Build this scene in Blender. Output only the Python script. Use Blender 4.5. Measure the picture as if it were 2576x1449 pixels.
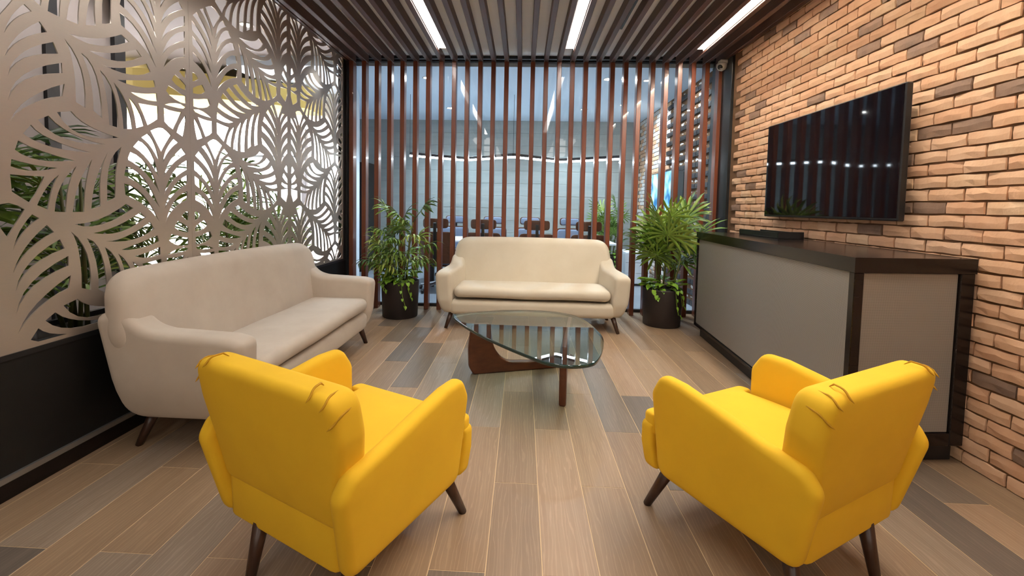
import bpy, bmesh, math, random
from mathutils import Vector, Matrix
from mathutils.geometry import delaunay_2d_cdt
R = random.Random(7)
S = bpy.context.scene
C = S.collection
for o in list(bpy.data.objects): bpy.data.objects.remove(o)

# ------------------------------------------------------------------ camera
cam_d = bpy.data.cameras.new('camera'); cam = bpy.data.objects.new('camera', cam_d); C.objects.link(cam)
F_PX, CX, CY, EYE = 1095.0, 1268.0, 578.0, 1.275
VPX, VPY, ROLL = 1315.0, 521.0, 0.022
_ey = Vector(((VPX-CX)/F_PX, -(VPY-CY)/F_PX, -1)).normalized()
_up = Vector((ROLL, 1, 0)); _up = (_up - _ey*_up.dot(_ey)).normalized()
_ex = _ey.cross(_up)
cam.matrix_world = Matrix.Translation((0, 0, EYE)) @ Matrix((_ex, _ey, _up)).to_4x4()
cam_d.sensor_width = 36; cam_d.sensor_fit = 'HORIZONTAL'; cam_d.lens = F_PX/2576*36
cam_d.shift_x = (1288-CX)/2576; cam_d.shift_y = -(724.5-CY)/2576
cam_d.clip_start = 0.05; cam_d.clip_end = 100
S.camera = cam
# ------------------------------------------------------------------ world, exposure, large lights
w = bpy.data.worlds.new('world'); S.world = w; w.use_nodes = True
w.node_tree.nodes['Background'].inputs[0].default_value = (0.9, 0.9, 1, 1)
w.node_tree.nodes['Background'].inputs[1].default_value = 0.02
S.view_settings.view_transform = 'Standard'; S.view_settings.look = 'None'
S.view_settings.gamma = 1; S.view_settings.use_curve_mapping = False
S.view_settings.exposure = 0.9
LED_STRENGTH = 17.5
PENDANT_STRENGTH = 16.0
LOBBY_FILL = 9.0
ROOM_FILL = 3.3
DOWNLIGHT = 120.0

def area(name, loc, size, power, col, rot=(0, 0, 0)):
    l = bpy.data.lights.new(name, 'AREA'); l.shape = 'RECTANGLE'; l.size, l.size_y = size; l.energy = power; l.color = col
    o = bpy.data.objects.new(name, l); o.location = loc; o.rotation_euler = rot; C.objects.link(o); return o

# ------------------------------------------------------------------ materials
def lin(c):
    return tuple(((x/255)/12.92 if x/255 <= .04045 else ((x/255+.055)/1.055)**2.4) for x in c)
class NT:
    def __init__(s, m):
        s.t = m.node_tree; s.n = s.t.nodes; s.l = s.t.links
    def new(s, typ, **kw):
        n = s.n.new(typ)
        for k, v in kw.items():
            if k in n.inputs: n.inputs[k].default_value = v
            else: setattr(n, k, v)
        return n
def mat(name, col, rough=.5, metal=0., var=None, bump=None, stretch=(1, 1, 1), spec=.5, sheen=0., coat=0., emit=None, coord='pos', detail=4):
    """var = (second colour, noise scale, contrast 0..1); bump = (scale, strength, distance)"""
    m = bpy.data.materials.new(name); m.use_nodes = True
    k = NT(m); b = k.n['Principled BSDF']
    b.inputs['Base Color'].default_value = (*col, 1); b.inputs['Roughness'].default_value = rough
    b.inputs['Metallic'].default_value = metal; b.inputs['Specular IOR Level'].default_value = spec
    b.inputs['Sheen Weight'].default_value = sheen; b.inputs['Coat Weight'].default_value = coat
    if emit:
        b.inputs['Emission Color'].default_value = (*emit[0], 1); b.inputs['Emission Strength'].default_value = emit[1]
    if var or bump:
        mp = k.new('ShaderNodeMapping'); mp.inputs['Scale'].default_value = stretch
        if coord == 'obj':
            tc = k.new('ShaderNodeTexCoord'); k.l.new(tc.outputs['Object'], mp.inputs['Vector'])
        else:
            g = k.new('ShaderNodeNewGeometry'); oi = k.new('ShaderNodeObjectInfo')
            if coord == 'posr':
                ad = k.new('ShaderNodeVectorMath', operation='MULTIPLY_ADD')
                cmb = k.new('ShaderNodeCombineXYZ')
                for i in range(3): k.l.new(oi.outputs['Random'], cmb.inputs[i])
                ad.inputs[1].default_value = (37, 53, 29); k.l.new(cmb.outputs[0], ad.inputs[0]); k.l.new(g.outputs['Position'], ad.inputs[2])
                k.l.new(ad.outputs[0], mp.inputs['Vector'])
            else: k.l.new(g.outputs['Position'], mp.inputs['Vector'])
    if var:
        nz = k.new('ShaderNodeTexNoise', Scale=var[1], Detail=detail, Roughness=.6); k.l.new(mp.outputs[0], nz.inputs['Vector'])
        rp = k.new('ShaderNodeValToRGB'); c = var[2]
        rp.color_ramp.elements[0].position = .5-.5*(1-c)*.8; rp.color_ramp.elements[1].position = .5+.5*(1-c)*.8
        rp.color_ramp.elements[0].color = (*col, 1); rp.color_ramp.elements[1].color = (*var[0], 1)
        k.l.new(nz.outputs['Fac'], rp.inputs['Fac']); k.l.new(rp.outputs[0], b.inputs['Base Color'])
    if bump:
        nb = k.new('ShaderNodeTexNoise', Scale=bump[0], Detail=5., Roughness=.6); k.l.new(mp.outputs[0], nb.inputs['Vector'])
        bp = k.new('ShaderNodeBump', Strength=bump[1], Distance=bump[2]); k.l.new(nb.outputs['Fac'], bp.inputs['Height'])
        k.l.new(bp.outputs[0], b.inputs['Normal'])
    return m
def emat(name, col, strength):
    m = bpy.data.materials.new(name); m.use_nodes = True
    k = NT(m); k.n.remove(k.n['Principled BSDF'])
    e = k.new('ShaderNodeEmission'); e.inputs[0].default_value = (*col, 1); e.inputs[1].default_value = strength
    k.l.new(e.outputs[0], k.n['Material Output'].inputs[0]); return m
def glassmat(name, tint, refl_ior=1.5, rough=0.):
    m = bpy.data.materials.new(name); m.use_nodes = True
    k = NT(m); k.n.remove(k.n['Principled BSDF'])
    tr = k.new('ShaderNodeBsdfTransparent'); tr.inputs[0].default_value = (*tint, 1)
    gl = k.new('ShaderNodeBsdfGlossy'); gl.inputs['Roughness'].default_value = rough
    fr = k.new('ShaderNodeFresnel'); fr.inputs[0].default_value = refl_ior
    mx = k.new('ShaderNodeMixShader'); k.l.new(fr.outputs[0], mx.inputs[0]); k.l.new(tr.outputs[0], mx.inputs[1]); k.l.new(gl.outputs[0], mx.inputs[2])
    k.l.new(mx.outputs[0], k.n['Material Output'].inputs[0]); return m

def plankmat(name, c1, c2):
    m = mat(name, tuple(v*.70 for v in c1), .42, var=(tuple(v*.74 for v in c2), 1.0, .25), bump=(3, .12, .002), stretch=(26, 1.6, 26), coord='posr', detail=6)
    # cathedral grain lines: a distorted wave on top of the noise
    k = NT(m); b = k.n['Principled BSDF']; rp = [n for n in k.n if n.type == 'VALTORGB'][0]; mp = [n for n in k.n if n.type == 'MAPPING'][0]
    mp2 = k.new('ShaderNodeMapping'); mp2.inputs['Scale'].default_value = (9, .9, 9)
    k.l.new(mp.inputs['Vector'].links[0].from_socket, mp2.inputs['Vector'])
    wv = k.new('ShaderNodeTexWave', Scale=2.2, Distortion=14., Detail=4.); wv.bands_direction = 'X'; wv.inputs['Detail Scale'].default_value = 1.1
    k.l.new(mp2.outputs[0], wv.inputs['Vector'])
    r2 = k.new('ShaderNodeValToRGB'); r2.color_ramp.elements[0].position = .82; r2.color_ramp.elements[1].position = .98
    r2.color_ramp.elements[0].color = (0, 0, 0, 1); r2.color_ramp.elements[1].color = (.13, .13, .13, 1)
    k.l.new(wv.outputs['Fac'], r2.inputs['Fac'])
    mx = k.new('ShaderNodeMix', data_type='RGBA'); k.l.new(r2.outputs[0], mx.inputs[0])
    k.l.new(rp.outputs[0], mx.inputs[6]); mx.inputs[7].default_value = (min(1, c2[0]*1.7), min(1, c2[1]*1.7), min(1, c2[2]*1.75), 1)
    k.l.new(mx.outputs[2], b.inputs['Base Color']); return m

M = {}
M['planks'] = [plankmat('plank_%d' % i, lin(a), lin(b_)) for i, (a, b_) in enumerate([
    ((158, 128, 98), (176, 148, 118)), ((142, 116, 92), (166, 140, 112)), ((150, 130, 110), (172, 152, 132)),
    ((120, 104, 88), (142, 126, 110)), ((166, 134, 106), (184, 156, 128)), ((106, 94, 84), (130, 117, 104))])]
M['grout'] = mat('grout', lin((206, 178, 140)), .8)
M['slat'] = mat('slat_wood', lin((128, 70, 46)), .32, var=(lin((92, 48, 34)), 2.2, .3), stretch=(30, 30, 1.2), coat=.15, coord='posr')
M['slat_shaded'] = mat('slat_wood_shaded', lin((98, 68, 58)), .45, var=(lin((72, 48, 42)), 2.2, .3), stretch=(30, 1.2, 30), coord='posr')  # same wood as the upright slats, shade from being lit only below painted in
M['white_ceil'] = mat('white_ceiling', (.95, .93, .92), .8)
M['black'] = mat('black_paint', (.012, .012, .013), .38)
M['black_panel'] = mat('black_panel', (.008, .0075, .007), .5, var=((.012, .011, .010), 3, .2), spec=.3)
M['dark_wood'] = mat('near_black_wood', (.008, .0055, .005), .2, var=((.013, .009, .008), 2, .3), stretch=(4, 4, 30), spec=.3)
M['leg_wood'] = mat('dark_leg_wood', lin((72, 46, 32)), .35, var=(lin((50, 30, 22)), 3, .3), stretch=(20, 20, 2), coord='obj')
M['table_wood'] = mat('walnut_wood', lin((104, 58, 36)), .32, var=(lin((78, 40, 26)), 2, .3), stretch=(3, 14, 14), coord='obj')
M['beige'] = mat('beige_fabric', lin((208, 198, 178)), .85, var=(lin((198, 186, 164)), 3.5, .3), bump=(600, .12, .0008), sheen=.15, coord='obj')
M['greige'] = mat('greige_fabric', lin((204, 192, 176)), .85, var=(lin((190, 176, 160)), 5, .2), bump=(600, .12, .0008), sheen=.15, coord='obj')
M['yellow'] = mat('mustard_yellow_fabric', (.82, .50, .014), .85, var=((.75, .44, .012), 6, .2), bump=(700, .15, .0008), sheen=0., coord='obj')
M['crease_shade'] = mat('yellow_crease_shade', (.50, .26, .008), .9)  # fabric yellow darkened to paint the shade in the pleat folds
M['screen_metal'] = mat('satin_champagne_metal', (.66, .58, .50), .36, metal=.75, var=((.62, .55, .48), 30, .3), stretch=(1, 1, 12), bump=(60, .03, .0005))
M['glass'] = glassmat('window_glass', (.95, .98, .99), 1.55)
M['table_glass'] = glassmat('table_glass', (.66, .77, .74), 3.0)
M['glass_edge'] = mat('glass_edge', (.008, .035, .032), .1, spec=.8)
M['tv_screen'] = mat('tv_screen', (.003, .003, .005), .04, spec=.4)
M['tv_frame'] = mat('tv_frame', (.007, .007, .008), .35)
M['pot'] = mat('dark_brown_pot', lin((42, 34, 32)), .5)
M['soil'] = mat('soil', (.03, .02, .012), .9)
M['cane'] = mat('palm_cane', lin((84, 100, 44)), .6, var=(lin((96, 84, 50)), 20, .3))
M['leaf'] = [mat('palm_leaf_%d' % i, lin(c), .38, var=(lin(d), 9, .2), coord='posr') for i, (c, d) in enumerate([
    ((112, 146, 48), (80, 114, 38)), ((134, 162, 62), (100, 132, 46)), ((76, 112, 46), (56, 88, 38)), ((172, 184, 88), (134, 156, 62))])]
M['vine'] = mat('vine_leaf', lin((150, 184, 60)), .4, var=(lin((96, 148, 40)), 14, .2), coord='posr')
M['lobby_white'] = mat('white_wall', (.82, .82, .84), .7)
M['lobby_grey'] = mat('grey_wall_panel', lin((142, 132, 128)), .55, var=(lin((132, 122, 118)), 2, .2))
M['soffit'] = mat('pale_yellow_soffit', lin((222, 202, 120)), .7)
M['concrete'] = mat('board_formed_concrete', lin((178, 180, 174)), .6, var=(lin((150, 156, 152)), 1.2, .25), stretch=(.8, 1, 9))
M['office_ceil'] = mat('office_ceiling_paint', (.72, .83, .95), .8)
M['office_floor'] = mat('grey_office_floor', lin((150, 154, 160)), .4, var=(lin((134, 138, 146)), 3, .3))
M['chair_wood'] = mat('walnut_shell', lin((104, 62, 40)), .35, var=(lin((78, 44, 28)), 2, .3), stretch=(3, 3, 20), coord='obj')
M['grey_leather'] = mat('blue_grey_leather', lin((112, 122, 142)), .5)
M['white_lam'] = mat('white_laminate', (.82, .83, .85), .35)
M['chrome'] = mat('grey_metal', (.45, .45, .47), .3, metal=.9)
M['cctv'] = mat('white_plastic', (.75, .74, .72), .4)
M['led'] = emat('led_diffuser', (1., .95, .90), LED_STRENGTH)
M['pendant'] = emat('pendant_led', (.86, .93, 1.), PENDANT_STRENGTH)
M['down'] = emat('downlight_lens', (1., .97, .93), DOWNLIGHT)
M['fill_lobby'] = emat('lobby_fill_light', (1., .98, 1.), LOBBY_FILL)
M['fill_room'] = emat('room_fill_light', (1., .95, .88), ROOM_FILL)
M['led_hi'] = emat('led_diffuser_narrow', (1., .90, .76), LED_STRENGTH*9)
M['led_white'] = mat('white_reflector', (.85, .83, .8), .5)
# bricks: 5 kinds
M['bricks'] = [mat('brick_%d' % i, lin(a), .85, var=(lin(b_), 9, .2), bump=(70, .3, .004)) for i, (a, b_) in enumerate([
    ((224, 180, 144), (210, 160, 124)), ((232, 194, 160), (216, 170, 134)), ((218, 168, 130), (230, 188, 152)),
    ((116, 96, 84), (158, 126, 102)), ((236, 206, 172), (214, 168, 128))])]
M['mortar'] = mat('dark_mortar', lin((112, 82, 56)), .95, bump=(90, .4, .004))
M['pale_brick'] = mat('pale_grey_brick', lin((236, 228, 220)), .8, var=(lin((200, 190, 182)), 14, .2), bump=(55, .5, .006))
M['black_brick'] = mat('charcoal_brick', lin((34, 31, 33)), .5, var=(lin((58, 54, 54)), 14, .2))
# perforated metal for the counter
def perforated():
    m = mat('perforated_metal', lin((142, 137, 128)), .45, metal=.25)
    k = NT(m); b = k.n['Principled BSDF']
    tc = k.new('ShaderNodeTexCoord'); sp = k.new('ShaderNodeSeparateXYZ'); k.l.new(tc.outputs['Object'], sp.inputs[0])
    hs = []
    for ax in (0, 2):
        mu = k.new('ShaderNodeMath', operation='MULTIPLY'); mu.inputs[1].default_value = 2*math.pi/.011; k.l.new(sp.outputs[ax], mu.inputs[0])
        sn = k.new('ShaderNodeMath', operation='SINE'); k.l.new(mu.outputs[0], sn.inputs[0]); hs.append(sn)
    pr = k.new('ShaderNodeMath', operation='MULTIPLY'); k.l.new(hs[0].outputs[0], pr.inputs[0]); k.l.new(hs[1].outputs[0], pr.inputs[1])
    ab = k.new('ShaderNodeMath', operation='ABSOLUTE'); k.l.new(pr.outputs[0], ab.inputs[0])
    rp = k.new('ShaderNodeValToRGB'); rp.color_ramp.elements[0].position = .45; rp.color_ramp.elements[1].position = .6
    rp.color_ramp.elements[0].color = (*lin((166, 162, 155)), 1); rp.color_ramp.elements[1].color = (*lin((98, 94, 88)), 1)
    k.l.new(ab.outputs[0], rp.inputs[0]); k.l.new(rp.outputs[0], b.inputs['Base Color']); return m
M['perf'] = perforated()
def tvpicture():
    m = bpy.data.materials.new('bright_blue_picture'); m.use_nodes = True
    k = NT(m); k.n.remove(k.n['Principled BSDF'])
    tc = k.new('ShaderNodeTexCoord'); mp = k.new('ShaderNodeMapping'); mp.inputs['Scale'].default_value = (6, 2.6, 2.2); k.l.new(tc.outputs['Object'], mp.inputs['Vector'])
    nz = k.new('ShaderNodeTexNoise', Scale=1.6, Detail=2.); k.l.new(mp.outputs[0], nz.inputs['Vector'])
    rp = k.new('ShaderNodeValToRGB'); cr = rp.color_ramp
    cr.elements[0].position = .36; cr.elements[0].color = (.05, .2, .45, 1); cr.elements[1].position = .66; cr.elements[1].color = (.75, .92, 1, 1)
    e = cr.elements.new(.48); e.color = (.25, .6, .9, 1)
    em = k.new('ShaderNodeEmission'); em.inputs[1].default_value = .9
    k.l.new(nz.outputs['Fac'], rp.inputs[0]); k.l.new(rp.outputs[0], em.inputs[0]); k.l.new(em.outputs[0], k.n['Material Output'].inputs[0]); return m
M['picture'] = tvpicture()

# ------------------------------------------------------------------ object helpers
def obj(name, me, m=None, parent=None, smooth=False, **props):
    if isinstance(me, bmesh.types.BMesh):
        b = me; me = bpy.data.meshes.new(name); b.normal_update(); b.to_mesh(me); b.free()
    o = bpy.data.objects.new(name, me); C.objects.link(o)
    if m is not None:
        for x in (m if isinstance(m, list) else [m]): me.materials.append(x)
    if smooth:
        for p in me.polygons: p.use_smooth = True
    if parent: o.parent = parent
    for k_, v in props.items(): o[k_] = v
    return o
def thing(name, label, cat, loc=(0, 0, 0), rz=0., group=None):
    o = bpy.data.objects.new(name, None); C.objects.link(o); o.empty_display_size = .1
    o.location = loc; o.rotation_euler = (0, 0, rz); o['label'] = label; o['category'] = cat
    if group: o['group'] = group
    return o
def struct(name, me, m=None, smooth=False):
    return obj(name, me, m, None, smooth, kind='structure')
def sroot(name):
    o = bpy.data.objects.new(name, None); C.objects.link(o); o['kind'] = 'structure'; return o
def dup(o, parent=None):
    c = o.copy(); C.objects.link(c)
    if parent: c.parent = parent
    for ch in [x for x in bpy.data.objects if x.parent == o]: dup(ch, c)
    return c
def bx(b, x0, x1, y0, y1, z0, z1, bev=0., seg=1):
    vs = [b.verts.new((x, y, z)) for z in (z0, z1) for y in (y0, y1) for x in (x0, x1)]
    fs = [b.faces.new([vs[i] for i in f]) for f in ((0, 2, 3, 1), (4, 5, 7, 6), (0, 1, 5, 4), (1, 3, 7, 5), (3, 2, 6, 7), (2, 0, 4, 6))]
    if bev > 0:
        es = list({e for f in fs for e in f.edges})
        bmesh.ops.bevel(b, geom=es, offset=bev, segments=seg, affect='EDGES', profile=.5)
    return b
def box(x0, x1, y0, y1, z0, z1, bev=0., seg=1):
    return bx(bmesh.new(), x0, x1, y0, y1, z0, z1, bev, seg)
def quadprism(b, pts, z0, z1):
    """prism over a plan polygon (ccw)"""
    lo = [b.verts.new((p[0], p[1], z0)) for p in pts]; hi = [b.verts.new((p[0], p[1], z1)) for p in pts]
    n = len(pts)
    b.faces.new(lo[::-1]); b.faces.new(hi)
    for i in range(n): b.faces.new((lo[i], lo[(i+1) % n], hi[(i+1) % n], hi[i]))
    return b
def tube(b, pts, r, n=8, cap=True):
    pts = [Vector(p) for p in pts]; rs = r if isinstance(r, (list, tuple)) else [r]*len(pts)
    rings = []
    for i, p in enumerate(pts):
        d = (pts[min(i+1, len(pts)-1)] - pts[max(i-1, 0)]).normalized()
        a = d.orthogonal().normalized() if i == 0 else (rings_u - d*rings_u.dot(d)).normalized()
        rings_u = a; c = d.cross(a)
        rings.append([b.verts.new(p + (a*math.cos(t)+c*math.sin(t))*rs[i]) for t in [2*math.pi*k/n for k in range(n)]])
    for A_, B_ in zip(rings, rings[1:]):
        for k in range(n): b.faces.new((A_[k], A_[(k+1) % n], B_[(k+1) % n], B_[k]))
    if cap: b.faces.new(rings[0][::-1]); b.faces.new(rings[-1])
    return b
def lathe(b, prof, n=32, loc=(0, 0, 0)):
    rings = [[b.verts.new((loc[0]+r*math.cos(2*math.pi*k/n), loc[1]+r*math.sin(2*math.pi*k/n), loc[2]+z)) for k in range(n)] for r, z in prof]
    for A_, B_ in zip(rings, rings[1:]):
        for k in range(n): b.faces.new((A_[k], A_[(k+1) % n], B_[(k+1) % n], B_[k]))
    b.faces.new(rings[0][::-1]); b.faces.new(rings[-1]); return b
def fillet(poly, rad, n=6):
    """round the corners of a polygon; rad = number or list"""
    out = []; N = len(poly)
    for i in range(N):
        p = Vector(poly[i]); a = Vector(poly[i-1]); c = Vector(poly[(i+1) % N]); r = rad[i] if isinstance(rad, (list, tuple)) else rad
        d1 = (a-p); d2 = (c-p); l1, l2 = d1.length, d2.length
        if r <= 0: out.append(p); continue
        d1.normalize(); d2.normalize(); ang = d1.angle(d2); t = min(r/math.tan(ang/2), l1*.48, l2*.48)
        s, e = p+d1*t, p+d2*t
        for k in range(n+1):
            u = k/n; out.append((1-u)**2*s + 2*u*(1-u)*p + u*u*e)
    # resample long edges
    res = []
    for i, p in enumerate(out):
        q = out[(i+1) % len(out)]; L = (q-p).length; m_ = max(1, int(L/.06))
        for k in range(m_): res.append(p+(q-p)*(k/m_))
    return res
def puffy(outline, t, r, dome=0., fmap=None, seg=5, grid=.045, **_):
    """soft upholstered slab: outline (2-D, ccw) swept to thickness t with rounded rims of radius r and domed faces"""
    P_ = [Vector(p) for p in outline]; N = len(P_)
    nm = []
    for i in range(N):
        d = (P_[(i+1) % N]-P_[i-1]).normalized(); nm.append(Vector((d.y, -d.x)))
    r = min(r, t/2)
    b = bmesh.new(); f = fmap or (lambda u, v, w_: (u, v, w_))
    rows = []
    def ring(ins, wv): rows.append([b.verts.new(f(p.x-n_.x*ins, p.y-n_.y*ins, wv)) for p, n_ in zip(P_, nm)])
    for k in range(seg+1):
        a = math.pi/2*k/seg; ring(r*(1-math.sin(a)), -(t/2-r)-r*math.cos(a))
    for k in range(seg+1):
        a = math.pi/2*k/seg; ring(r*(1-math.cos(a)), (t/2-r)+r*math.sin(a))
    for A_, B_ in zip(rows, rows[1:]):
        for i in range(N): b.faces.new((A_[i], A_[(i+1) % N], B_[(i+1) % N], B_[i]))
    inner = [p-n_*r for p, n_ in zip(P_, nm)]
    xs = [p.x for p in inner]; ys = [p.y for p in inner]
    def dist(q):
        best = 9.
        for i in range(N):
            a, c = inner[i], inner[(i+1) % N]; ac = c-a; L2 = ac.length_squared
            tt = max(0, min(1, (q-a).dot(ac)/L2)) if L2 > 0 else 0
            best = min(best, (a+ac*tt-q).length)
        return best
    def inside(q):
        c = False
        for i in range(N):
            a, e = inner[i], inner[i-1]
            if (a.y > q.y) != (e.y > q.y) and q.x < (e.x-a.x)*(q.y-a.y)/(e.y-a.y)+a.x: c = not c
        return c
    pts = list(inner); ds = [0.]*N; row = 0; y = min(ys)+grid*.5
    while y < max(ys):
        x = min(xs)+grid*(.5 if row % 2 else 1.)
        while x < max(xs):
            q = Vector((x, y))
            if inside(q):
                dd = dist(q)
                if dd > grid*.45: pts.append(q); ds.append(dd)
            x += grid
        y += grid*.87; row += 1
    vo, _e, fo, _a, _b, _c = delaunay_2d_cdt(pts, [], [list(range(N))], 1, 1e-6)
    dm = max(ds+[.001]); kk = max(.02, .4*dm)
    if len(vo) == len(pts):
        for sg, rim in ((-1, rows[0]), (1, rows[-1])):
            vv = list(rim)+[b.verts.new(f(p.x, p.y, sg*(t/2+dome*(1-math.exp(-d/kk))))) for p, d in zip(pts[N:], ds[N:])]
            for q in fo:
                if not inside((pts[q[0]]+pts[q[1]]+pts[q[2]])/3): continue
                try: b.faces.new([vv[i] for i in (q if sg > 0 else q[::-1])])
                except ValueError: pass
    elif r > .008:
        b.free(); return puffy(outline, t, r*.75, dome, fmap, seg, grid)
    else:
        b.faces.new(rows[0][::-1]); b.faces.new(rows[-1])
    bmesh.ops.recalc_face_normals(b, faces=b.faces)
    return b
# make the glass shaders ignore their back faces (thin panes)
for gm in (M['glass'], M['table_glass']):
    k = NT(gm); mx = [n for n in k.n if n.type == 'MIX_SHADER'][0]; fr = [n for n in k.n if n.type == 'FRESNEL'][0]
    g = k.new('ShaderNodeNewGeometry'); iv = k.new('ShaderNodeMath', operation='SUBTRACT'); iv.inputs[0].default_value = 1.; k.l.new(g.outputs['Backfacing'], iv.inputs[1])
    mu = k.new('ShaderNodeMath', operation='MULTIPLY'); k.l.new(fr.outputs[0], mu.inputs[0]); k.l.new(iv.outputs[0], mu.inputs[1]); k.l.new(mu.outputs[0], mx.inputs[0])

# ================================================================== THE SETTING
XL, XR, YB, ZC = -2.15, 2.29, 5.42, 2.985      # screen plane, brick face, glass plane, underside of ceiling slats
# ---- floor of planks
fl = struct('floor', box(XL-.1, XR+.06, -5.0, 5.47, -.06, -.0012), M['grout'])
pl_mesh = {}
def plank_mesh(wx, ly, mi):
    key = (round(wx, 3), round(ly, 3), mi)
    if key not in pl_mesh:
        me = bpy.data.meshes.new('plank'); b = box(-wx/2+.0017, wx/2-.0017, -ly/2+.0015, ly/2-.0015, -.012, 0, .0006)
        b.to_mesh(me); b.free(); me.materials.append(M['planks'][mi]); pl_mesh[key] = me
    return pl_mesh[key]
x = -2.303
ci = 0
while x < XR:
    x0, x1 = max(x, XL-.01), min(x+.2, XR+.05)
    idx = round((x+.303)/.2)
    y = (-1.55 if idx % 2 == 0 else -2.05)
    while y < 5.45:
        y0, y1 = max(y, -1.99), min(y+1.0, 5.46)
        if y1-y0 > .03 and x1-x0 > .01:
            mi = R.choices(range(6), [4, 3, 3, 2, 3, 2])[0]
            if idx == 4 and abs(y-2.45) < .1: mi = 3
            o = obj('plank', plank_mesh(x1-x0, y1-y0, mi), None, fl)
            o.location = ((x0+x1)/2, (y0+y1)/2, 0)
        y += 1.0
    x += .2
# ---- ceiling: white board with wooden slats hung below
ce = struct('ceiling', box(XL-.1, XR+.05, -5.0, 5.47, 3.09, 3.2), M['white_ceil'])
SLX = [-2.091+.1554*i for i in range(29)]
b = box(-.025, .025, -.4, 5.325, 0, .1, .003); cs = bpy.data.meshes.new('ceiling_slat'); b.to_mesh(cs); b.free(); cs.materials.append(M['slat_shaded'])
for sx in SLX:
    o = obj('ceiling_slat', cs, None, ce); o.location = (sx, 0, ZC)
struct('trim_1', box(XL-.03, -2.122, -2.0, 5.33, ZC-.005, 3.09), M['slat_shaded'])
struct('trim_2', box(XL, XR, 5.34, 5.46, 3.055, 3.09), M['black'])
# ---- walls
struct('wall_back', box(XL-.1, XR+.15, -5.1, -5.0, 0, 3.1), M.setdefault('wall_paint', mat('wall_paint', (.72, .68, .62), .8)))
# left: black dado under the screen, and its metal-edged skirting
struct('wall_left_rear', box(-2.24, XL, -5.0, .348, .592, 3.1), M['wall_paint'])
struct('wall_left_rear_low', box(-2.24, XL, -5.0, -2.0, 0, .592), M['wall_paint'])
wl = struct('wall_left', box(-2.24, XL, -2.0, 5.33, 0, .592), M['black_panel'])
struct('baseboard_left', box(XL, XL+.012, -2.0, 5.22, 0, .075), M['dark_wood'])
struct('trim_3', box(XL, XL+.014, -2.0, 5.22, .075, .1), mat('brushed_steel', (.42, .42, .41), .35, metal=.8))
struct('trim_4', box(-2.25, XL+.004, -2.0, 5.2, .588, .612), M['black'])
# ---- brick wall
BL, BH, GAP = .2035, .0711, .0105
def brick_geo(L, H, seed):
    rr = random.Random(seed); ny, nz = 5, 3; vs = []; fs = []
    def e(i, n): return (0 if 0 < i < n-1 else 1)
    for j in range(nz):
        for i in range(ny):
            edge = e(i, ny) or e(j, nz)
            corner = e(i, ny) and e(j, nz)
            dx = (.003 if edge else 0) + (.003 if corner else 0) + rr.uniform(-.0016, .0016)
            yy = (i/(ny-1)-.5)*L + (rr.uniform(-.012, .012) if 0 < i < ny-1 else rr.uniform(-.002, .002))
            zz = (j/(nz-1)-.5)*H + (rr.uniform(-.006, .006) if 0 < j < nz-1 else rr.uniform(-.003, .003))
            vs.append((-.013+dx, yy, zz))
    for j in range(nz-1):
        for i in range(ny-1):
            a = j*ny+i; fs.append((a, a+ny, a+ny+1, a+1))
    rim = [i for i in range(ny)] + [j*ny+ny-1 for j in range(1, nz)] + [(nz-1)*ny+i for i in range(ny-2, -1, -1)] + [j*ny for j in range(nz-2, 0, -1)]
    base = len(vs)
    for i in rim: vs.append((.016, vs[i][1], vs[i][2]))
    n = len(rim)
    for q in range(n): fs.append((rim[q], rim[(q+1) % n], base+(q+1) % n, base+q))
    return vs, fs
BG = [brick_geo(BL-GAP, BH-GAP, s) for s in range(14)]
BGh = [brick_geo(BL/2-GAP, BH-GAP, 50+s) for s in range(4)]
bm_cache = {}
def brick_mesh(v, mi):
    if (v, mi) not in bm_cache:
        me = bpy.data.meshes.new('brick'); me.from_pydata(BG[v][0], [], BG[v][1]); me.materials.append(M['bricks'][mi]); bm_cache[v, mi] = me
    return bm_cache[v, mi]
wr = struct('wall_right', box(XR+.012, XR+.16, -5.0, 5.36, 0, 3.1), M['mortar'])
cells = []
for c in range(43):
    z = (c+.5)*BH
    if z > 3.06: break
    off = (BL/2 if c % 2 else 0)+R.uniform(-.012, .012)
    y = -2.0+off
    while y+BL < 4.99:
        mi = R.choices(range(5), [34, 24, 22, 9, 11])[0]
        cells.append((y+BL/2, z, R.randrange(14), mi, R.uniform(-.003, .003)))
        y += BL
def hidden(y, z):
    return (z < .95 and 2.45 < y < 4.3) or (1.28 < z < 2.0 and 2.8 < y < 3.75) or y < 1.72
def vis(y, z):
    return abs(z-1.275) < .78*y+.05
front = sorted([c for c in cells if not hidden(c[0], c[1]) and vis(c[0], c[1])], key=lambda c: c[0])[:298]
fset = set((c[0], c[1]) for c in front)
for (y, z, v, mi, dx) in front:
    o = obj('brick', brick_mesh(v, mi), None, wr); o.location = (XR+dx+.012, y, z)
def mass(name, parent, lst, mats, x):
    vs, fs, ms = [], [], []
    for (y, z, v, mi, dx) in lst:
        gv, gf = v if isinstance(v, tuple) else BG[v]; k0 = len(vs)
        vs += [(p[0]+x+dx, p[1]+y, p[2]+z) for p in gv]; fs += [tuple(i+k0 for i in f) for f in gf]; ms += [mi]*len(gf)
    me = bpy.data.meshes.new(name); me.from_pydata(vs, [], fs)
    for m_ in mats: me.materials.append(m_)
    me.polygons.foreach_set('material_index', ms)
    o = bpy.data.objects.new(name, me); C.objects.link(o); o.parent = parent; o['kind'] = 'stuff'; return o
mass('brick_courses', wr, [c for c in cells if (c[0], c[1]) not in fset], M['bricks'], XR+.012)
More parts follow.
